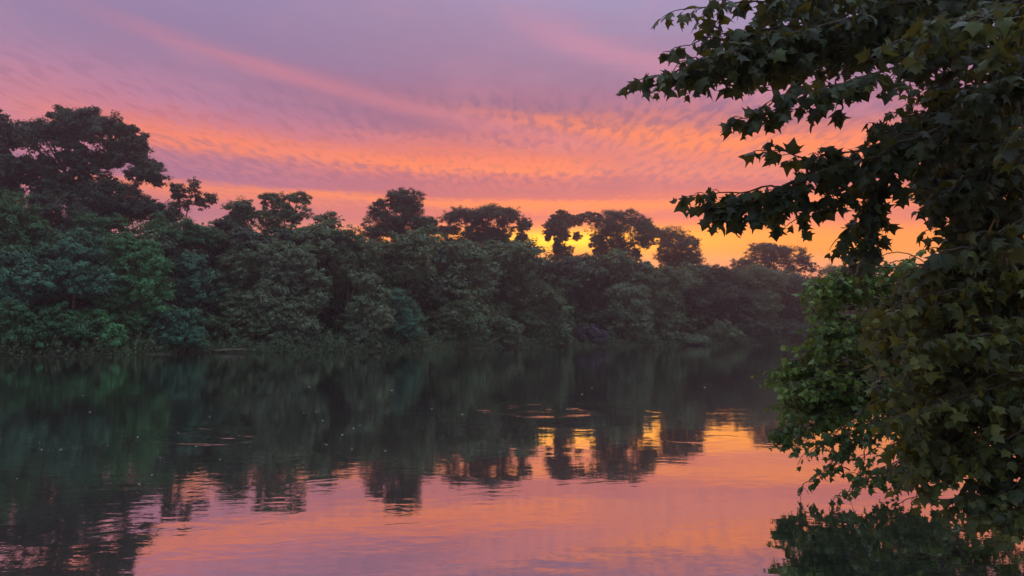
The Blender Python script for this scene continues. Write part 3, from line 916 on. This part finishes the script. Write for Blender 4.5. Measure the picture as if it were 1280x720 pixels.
    infr = (px > 0) & (px < 1275) & (py > 3) & (py < 717) & (fw > .5)
    # visibility: coarse depth buffer in 8 px cells
    area = (Ls / fw) ** 2 * np.abs((unit(v) * n_).sum(-1))
    cell = (px // 9).astype(int) * 1000 + (py // 9).astype(int)
    order = np.argsort(fw)
    first = {}
    vis = np.zeros(len(Lp), bool)
    for ii in order:
        if infr[ii]:
            c_ = cell[ii]
            if first.get(c_, 0) < 1:
                first[c_] = first.get(c_, 0) + 1
                vis[ii] = True
    score = np.where(vis, area, area * .02) * infr
    pick = np.argsort(-score)[:n_parts]
    pick = pick[score[pick] > 0]
    single = np.zeros(len(Lp), bool)
    single[pick] = True
    # single leaves share 6 x 5 meshes
    cache = {}
    for ii in pick:
        tb = int(Lv[ii] * 7.99)
        key = (var[ii], tb)
        if key not in cache:
            cache[key] = mesh_from('leaf', VARS[var[ii]], LEAF_F, mtl, np.full(NL, (tb + .5) / 8), smooth=False)
        o = bpy.data.objects.new('leaf', cache[key])
        C.objects.link(o)
        o.parent = root
        mw = np.eye(4)
        mw[:3, :3] = M[ii] * Ls[ii]
        mw[:3, 3] = Lp[ii] - rl
        from mathutils import Matrix
        o.matrix_local = Matrix(mw.tolist())
    rest = np.where(~single)[0]
    allv = np.stack(VARS)[var[rest]]                                  # (n,NL+1,3)
    W_ = np.einsum('nij,nkj->nki', M[rest] * Ls[rest][:, None, None], allv) + (Lp[rest] - rl)[:, None]
    n = len(rest)
    Fc = (LEAF_F[None] + (np.arange(n) * (NL + 1))[:, None, None]).reshape(-1, 3)
    link('foliage', mesh_from('foliage', W_.reshape(-1, 3), Fc, mtl, np.repeat(Lv[rest], NL)), root, kind='stuff')
    V, F_ = tubes([tp for tp in twig_paths if len(tp[0]) == 5], 4)
    V2, F2 = tubes([tp for tp in twig_paths if len(tp[0]) == 3], 3)
    V = np.concatenate([V, V2]); F_ = np.concatenate([F_, F2 + len(V) - len(V2)])
    link('twigs', mesh_from('twigs', V, F_, TWIG), root, kind='stuff')
    print(name, 'leaves', len(Lp), 'single', len(pick))
    return root


def sp(path, **k):
    d = dict(path=path, twigs=12, tlen=.45, lf=7, r0=.018)
    d.update(k)
    return d


def mass(px, py, Y, rx, ry, rd, n, frm, seed, lean=(-1.0, -.2, .0), ln=.7, **k):
    """n short leafy branches filling an ellipsoid (radii given in photo px, px, metres)"""
    r = np.random.default_rng(seed)
    out = []
    for _ in range(n):
        u = r.normal(size=3); u /= np.linalg.norm(u); u *= r.random() ** .4
        Yc = Y + u[1] * rd
        c = at(px + u[0] * rx, py + u[2] * ry, Yc)
        d = unit(np.array(lean) + r.normal(size=3) * [.45, .5, .38])
        a, b = c - d * ln * .6, c + d * ln * .4
        p = bez(a, b, [0, 0, .08], 4)
        q = dict(path=[tuple(x) for x in p], world=True, twigs=7, tlen=.26, lf=6, r0=.009)
        q.update({a_: b_ for a_, b_ in k.items() if a_ != 'conn'})
        if r.random() < k.get('conn', .22):
            q['from'] = tuple(np.array(frm) * .25 + a * .75 + r.normal(size=3) * .15)
        out.append(q)
    return out


# sycamore whose limbs reach in from the upper right
FK = (7.2, 5.4, 4.6)
syc = [
    # long upper branch to the far left tip
    sp([(1300, -30, 5.8), (1120, 10, 5.9), (980, 45, 6.0), (880, 78, 6.1), (805, 98, 6.2)], twigs=52, tlen=.40, lf=10, r0=.03, **{'from': FK}),
    sp([(1240, -60, 6.0), (1080, -20, 6.1), (960, 0, 6.2), (850, 12, 6.3)], twigs=38, tlen=.38, lf=9, r0=.022, **{'from': FK}),
    sp([(1250, -10, 6.4), (1100, 50, 6.5), (980, 75, 6.5), (900, 90, 6.6)], twigs=40, tlen=.36, lf=9, r0=.022, **{'from': FK}),
    # second branch: hanging tips around (915,165)
    sp([(1220, 40, 5.6), (1090, 95, 5.7), (1000, 118, 5.7), (960, 128, 5.8)], twigs=26, tlen=.28, lf=8, r0=.018, **{'from': FK}),
    sp([(1000, 118, 5.7), (960, 140, 5.7), (918, 150, 5.8)], twigs=10, tlen=.16, lf=6, r0=.007),
    # middle: thin twig line ending (945,190)
    sp([(1180, 150, 6.2), (1090, 185, 6.3), (1020, 195, 6.4), (950, 188, 6.4)], twigs=16, tlen=.20, lf=7, r0=.012),
    # long low branch against the sunset
    sp([(1260, 120, 5.9), (1150, 170, 6.0), (1080, 200, 6.1), (1000, 225, 6.2), (940, 240, 6.2), (868, 244, 6.3)], twigs=36, tlen=.27, lf=7, r0=.022, vert=-.1, **{'from': FK}),
    sp([(1000, 225, 6.2), (960, 256, 6.2), (905, 274, 6.2)], twigs=13, tlen=.17, lf=7, r0=.007, vert=-.3),
    # hanging dark cluster at (1090,200..330)
    sp([(1200, 150, 6.2), (1130, 190, 6.3), (1095, 240, 6.3), (1082, 300, 6.3), (1078, 330, 6.3)], twigs=24, tlen=.24, lf=8, r0=.016, vert=-.2, **{'from': FK}),
    sp([(1095, 240, 6.3), (1065, 285, 6.3), (1045, 300, 6.3)], twigs=9, tlen=.16, lf=5, r0=.007, vert=-.3),
    # dense right part
    sp([(1330, 60, 5.2), (1240, 110, 5.4), (1190, 150, 5.6), (1160, 190, 5.8)], twigs=40, tlen=.42, lf=10, r0=.03, **{'from': FK}),
    sp([(1340, 140, 6.2), (1270, 190, 6.3), (1210, 225, 6.4), (1175, 240, 6.6)], twigs=40, tlen=.45, lf=10, r0=.025, **{'from': FK}),
    sp([(1350, 60, 7.2), (1270, 90, 7.2), (1200, 120, 7.2), (1160, 150, 7.2)], twigs=44, tlen=.55, lf=11, r0=.025, **{'from': FK}),
    sp([(1350, 180, 7.6), (1290, 240, 7.6), (1230, 290, 7.6), (1190, 330, 7.6)], twigs=44, tlen=.55, lf=11, r0=.025, **{'from': FK}),
    sp([(1350, -20, 5.0), (1250, 10, 4.9), (1160, 30, 4.9), (1100, 70, 5.0)], twigs=34, tlen=.36, lf=8, r0=.02, tint=1.5, **{'from': FK}),
    sp([(1330, 20, 4.2), (1260, 20, 4.2), (1190, 25, 4.3), (1150, 45, 4.4)], twigs=14, tlen=.24, lf=5, r0=.012, tint=2.4, **{'from': FK}),
    sp([(1340, 150, 4.4), (1290, 160, 4.4), (1260, 175, 4.5)], twigs=10, tlen=.2, lf=5, r0=.012, tint=2.2),
    sp([(1340, 250, 5.0), (1290, 270, 5.1), (1220, 300, 5.2), (1170, 320, 5.3)], twigs=24, tlen=.32, lf=7, r0=.018, tint=1.2, **{'from': FK}),
    sp([(1180, -40, 7.0), (1060, -10, 7.0), (960, 25, 7.0)], twigs=40, tlen=.45, lf=9, r0=.02, **{'from': FK}),
    sp([(1200, 20, 7.2), (1100, 45, 7.2), (1010, 75, 7.2)], twigs=30, tlen=.40, lf=8, r0=.02, **{'from': FK}),
    sp([(1330, -60, 6.6), (1240, -20, 6.7), (1150, 30, 6.8), (1060, 60, 6.8)], twigs=44, tlen=.5, lf=10, r0=.02, **{'from': FK}),
]
syc += mass(1250, 150, 7.6, 110, 110, 1.0, 50, FK, 1, tint=.8)
syc += mass(1235, 250, 7.4, 75, 80, .8, 36, FK, 2, tint=.8)
syc += mass(1200, 25, 6.9, 150, 55, .8, 38, FK, 3, tint=.8)
syc += mass(1030, 20, 6.8, 120, 40, .5, 13, FK, 4, tint=.8)
syc += mass(1120, 190, 6.5, 45, 40, .3, 6, FK, 5, conn=0, tint=.7)
syc += mass(1082, 285, 6.4, 26, 50, .2, 4, FK, 6, conn=0, lean=(-.3, 0, -1), ln=.4, tlen=.16, tint=.6)
syc += mass(985, 262, 6.3, 80, 14, .15, 3, FK, 8, conn=0, tint=.7, tlen=.16, ln=.4, lean=(-1, 0, -.2))
syc += mass(900, 262, 6.3, 34, 11, .1, 3, FK, 10, conn=0, tint=.7, tlen=.12, ln=.25, lean=(-1, 0, -.2))
syc += mass(1050, 225, 6.3, 50, 30, .2, 4, FK, 9, conn=0, tint=.7, tlen=.18, ln=.4)
syc += mass(905, 85, 6.2, 80, 26, .3, 9, FK, 51, conn=0, tint=.8, tlen=.18, ln=.45)
syc += mass(1000, 60, 6.2, 90, 40, .4, 10, FK, 52, conn=0, tint=.8, tlen=.2, ln=.5)
syc += mass(920, 75, 6.4, 60, 30, .3, 7, FK, 7, tint=.8, tlen=.22)
near_tree('sycamore_tree', 'near sycamore whose dark lobed leaves hang across the sunset from the upper right', (8.0, 5.2, .5),
          [(8.0, 5.2, .4), (7.9, 5.25, 1.6), (7.6, 5.3, 3.0), (7.2, 5.4, 4.6), (7.0, 5.5, 6.2), (6.8, 5.6, 8.0)],
          [.30, .25, .22, .19, .15, .10], syc, SYC, .096, 21, BARK2)

# lower tree leaning out over the water, lighter green
FL = (8.6, 9.6, 1.7)
low = [
    sp([(1250, 340, 11.3), (1160, 330, 11.3), (1080, 335, 11.3), (1035, 340, 11.3)], twigs=26, tlen=.4, lf=9, r0=.03, tint=1.5, **{'from': FL}),
    sp([(1260, 390, 10.6), (1150, 405, 10.6), (1070, 405, 10.6), (1030, 412, 10.6)], twigs=20, tlen=.4, lf=9, r0=.03, tint=1.8, **{'from': FL}),
    sp([(1260, 420, 10.8), (1150, 450, 10.8), (1060, 458, 10.8), (990, 458, 10.8)], twigs=26, tlen=.4, lf=9, r0=.03, tint=1.6, **{'from': FL}),
    sp([(1260, 450, 10.6), (1150, 485, 10.6), (1060, 500, 10.6), (975, 505, 10.7)], twigs=26, tlen=.4, lf=9, r0=.03, tint=1.1, **{'from': FL}),
]
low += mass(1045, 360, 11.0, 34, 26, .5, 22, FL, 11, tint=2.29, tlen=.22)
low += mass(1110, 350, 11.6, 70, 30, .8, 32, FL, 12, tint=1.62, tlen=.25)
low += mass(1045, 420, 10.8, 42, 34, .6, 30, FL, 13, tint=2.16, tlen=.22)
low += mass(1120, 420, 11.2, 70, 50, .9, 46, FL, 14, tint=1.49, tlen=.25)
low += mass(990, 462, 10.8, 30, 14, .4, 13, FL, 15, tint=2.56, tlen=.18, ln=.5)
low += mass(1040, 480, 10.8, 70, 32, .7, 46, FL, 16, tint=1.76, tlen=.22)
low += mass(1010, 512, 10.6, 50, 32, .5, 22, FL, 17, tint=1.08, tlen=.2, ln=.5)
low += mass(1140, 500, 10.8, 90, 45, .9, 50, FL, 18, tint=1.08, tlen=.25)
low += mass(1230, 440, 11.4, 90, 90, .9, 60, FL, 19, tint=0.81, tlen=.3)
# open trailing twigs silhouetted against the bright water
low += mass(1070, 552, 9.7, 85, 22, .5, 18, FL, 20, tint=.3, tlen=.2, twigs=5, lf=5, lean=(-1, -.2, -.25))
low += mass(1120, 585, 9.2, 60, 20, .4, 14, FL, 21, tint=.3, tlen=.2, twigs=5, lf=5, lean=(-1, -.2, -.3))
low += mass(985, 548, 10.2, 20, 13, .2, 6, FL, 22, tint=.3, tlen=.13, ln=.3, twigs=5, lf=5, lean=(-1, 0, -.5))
low += [
    sp([(1080, 540, 9.6), (1050, 565, 9.5), (1030, 590, 9.4), (1004, 604, 9.3), (1000, 620, 9.2)], twigs=14, tlen=.12, lf=5, r0=.008, tint=.3, vert=-.2),
    sp([(1130, 570, 9.0), (1095, 595, 8.9), (1060, 612, 8.8), (1040, 628, 8.7)], twigs=14, tlen=.14, lf=5, r0=.008, tint=.3, vert=-.2),
    sp([(1200, 590, 8.9), (1160, 612, 8.8), (1120, 630, 8.7)], twigs=12, tlen=.16, lf=5, r0=.008, tint=.3, vert=-.2),
]
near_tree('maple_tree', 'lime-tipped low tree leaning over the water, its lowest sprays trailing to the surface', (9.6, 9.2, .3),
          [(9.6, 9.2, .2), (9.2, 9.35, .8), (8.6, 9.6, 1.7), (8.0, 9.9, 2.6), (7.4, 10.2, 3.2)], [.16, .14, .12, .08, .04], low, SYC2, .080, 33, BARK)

# third tree: bigger leaves at the right edge, in front of the low tree
FR = (6.9, 6.6, 2.2)
rgt = [
    sp([(1330, 330, 6.4), (1260, 345, 6.4), (1190, 360, 6.5), (1120, 385, 6.6)], twigs=34, tlen=.36, lf=8, r0=.02, tint=1.95, **{'from': FR}),
    sp([(1330, 400, 6.0), (1260, 415, 6.1), (1190, 425, 6.2), (1120, 445, 6.3)], twigs=36, tlen=.34, lf=8, r0=.02, tint=1.65, **{'from': FR}),
    sp([(1340, 450, 6.2), (1260, 480, 6.2), (1190, 500, 6.3), (1125, 520, 6.4)], twigs=44, tlen=.34, lf=9, r0=.02, tint=1.35, **{'from': FR}),
    sp([(1340, 500, 6.4), (1280, 540, 6.4), (1210, 560, 6.5), (1145, 575, 6.6)], twigs=36, tlen=.32, lf=8, r0=.02, tint=1.20, **{'from': FR}),
    sp([(1340, 570, 6.4), (1290, 600, 6.4), (1240, 620, 6.5), (1190, 628, 6.6)], twigs=26, tlen=.28, lf=7, r0=.02, tint=0.90, **{'from': FR}),
    sp([(1340, 620, 6.2), (1300, 640, 6.2), (1250, 655, 6.3)], twigs=16, tlen=.26, lf=6, r0=.02, tint=1.05, **{'from': FR}),
    sp([(1350, 360, 7.2), (1280, 400, 7.2), (1210, 440, 7.2)], twigs=40, tlen=.55, lf=10, r0=.02, tint=0.90, **{'from': FR}),
    sp([(1350, 460, 7.4), (1290, 500, 7.4), (1240, 540, 7.4)], twigs=40, tlen=.5, lf=10, r0=.02, tint=0.75, **{'from': FR}),
    sp([(1350, 280, 7.0), (1290, 310, 7.0), (1220, 330, 7.0), (1150, 345, 7.1)], twigs=38, tlen=.42, lf=9, r0=.02, tint=1.35, **{'from': FR}),
]
rgt += mass(1180, 400, 7.0, 90, 60, .6, 34, FR, 31, tint=1.35)
rgt += mass(1240, 330, 7.0, 80, 60, .6, 30, FR, 32, tint=1.20)
rgt += mass(1200, 490, 7.0, 85, 55, .6, 34, FR, 33, tint=1.20)
rgt += mass(1235, 570, 6.9, 75, 50, .4, 15, FR, 34, tint=0.90, tlen=.22)
rgt += mass(1165, 560, 6.8, 30, 45, .3, 12, FR, 35, tint=1.35, tlen=.2, lean=(-.7, 0, -.6), ln=.5)
rgt += mass(1270, 640, 6.6, 40, 30, .3, 5, FR, 36, tint=0.75, tlen=.2)
near_tree('young_sycamore_tree', 'leafy young tree filling the right edge with larger leaves, over the low tree', (7.6, 6.2, .4),
          [(7.6, 6.2, .3), (7.3, 6.4, 1.0), (6.9, 6.6, 2.2), (6.7, 6.8, 3.4), (6.6, 6.9, 4.4)], [.12, .10, .08, .05, .02], rgt, SYC3, .092, 45, BARK2)


# ------------------------------------------------------------------ driftwood on the far bank
def logs():
    r = np.random.default_rng(8)
    for (px, ln, tilt, lab) in ((284, 5.0, .05, 'pale fallen log lying along the bare dark bank'),
                                (612, 3.2, .5, 'grey snag poking out of the water below the pale lumpy shrub'),
                                (865, 4.5, .12, 'fallen trunk lying at the waterline right of the vine-hung tree')):
        D = float(shore(px)) - .3
        x, y = (px - 640) / F * D, D
        root = link('fallen_log', None, None, (x, y, 0), label=lab, category='log')
        a = np.array([-ln / 2, 0, .12]); b = np.array([ln / 2, -.5, .2 + ln * tilt])
        V, F_ = tubes([(bez(a, b, [0, .2, .12], 9), np.linspace(.17, .07, 9) * r.uniform(.9, 1.1, 9))], 9)
        link('trunk', mesh_from('trunk', V, F_, BARK2, smooth=True), root)
        for q in range(3):
            s_ = a + (b - a) * r.uniform(.4, .95)
            V, F_ = tubes([(bez(s_, s_ + r.normal(size=3) * [.4, .3, .1] + [0, 0, .6], [0, 0, .1], 4), np.linspace(.04, .012, 4))], 5)
            link('branch', mesh_from('branch', V, F_, BARK2, smooth=True), root)
logs()


# ------------------------------------------------------------------ pale foam flecks drifting on the river
def flecks():
    r = np.random.default_rng(3)
    V, F_ = [], []
    pts = [(52, 560), (60, 561), (76, 560), (103, 559), (172, 545), (200, 570), (262, 520), (135, 555), (245, 556), (275, 572), (380, 515), (395, 514), (405, 553), (408, 554), (428, 542), (450, 530), (540, 510), (578, 517), (606, 515), (190, 591), (174, 602)]
    pts += [(r.uniform(20, 1000), 420 + 60 + 120 * r.random() ** 1.5) for _ in range(26)]
    for k, (px, py) in enumerate(pts):
        Y_ = CAMZ * F / (py - 420)
        c = at(px, py, Y_); c[2] = .004
        s = r.uniform(.006, .016) * (Y_ / 14)
        m = 7
        th = np.linspace(0, 2 * math.pi, m, endpoint=False)
        rad = s * r.uniform(.6, 1.3, m)
        o = len(V)
        for a_, q in zip(th, rad):
            V.append((c[0] + math.cos(a_) * q * 1.6, c[1] + math.sin(a_) * q, .003))
        V.append((c[0], c[1], .003 + s * .5))
        F_ += [(o + i_, o + (i_ + 1) % m, o + m) for i_ in range(m)]
    fm, t = mat('foam')
    p = t.n('ShaderNodeBsdfPrincipled')
    p.inputs['Base Color'].default_value = (.42, .40, .38, 1)
    p.inputs['Roughness'].default_value = .7
    o_ = t.n('ShaderNodeOutputMaterial')
    t.put(o_.inputs[0], p.outputs[0])
    link('foam', mesh_from('foam', V, np.array(F_), fm), None, kind='stuff', label='tiny pale foam flecks drifting on the dark river', category='foam')
flecks()

# ------------------------------------------------------------------ evening haze over the river
HAZE = .0011
if HAZE:
    hv = np.array([(x, y, z) for z in (-4.0, 42) for y in (-105, 305) for x in (-445, 445)], float)
    hf = np.array([(0, 2, 3, 1), (4, 5, 7, 6), (0, 1, 5, 4), (2, 6, 7, 3), (0, 4, 6, 2), (1, 3, 7, 5)])
    hm, t = mat('haze')
    pv = t.n('ShaderNodeVolumePrincipled')
    pv.inputs['Color'].default_value = (.90, .68, .68, 1)
    pv.inputs['Density'].default_value = HAZE
    pv.inputs['Anisotropy'].default_value = .72
    o_ = t.n('ShaderNodeOutputMaterial')
    t.put(o_.inputs['Volume'], pv.outputs[0])
    link('haze', mesh_from('haze', hv, hf, hm), None, kind='stuff', label='thin mauve evening haze over the river', category='haze')
print('far leaves', NLEAF)
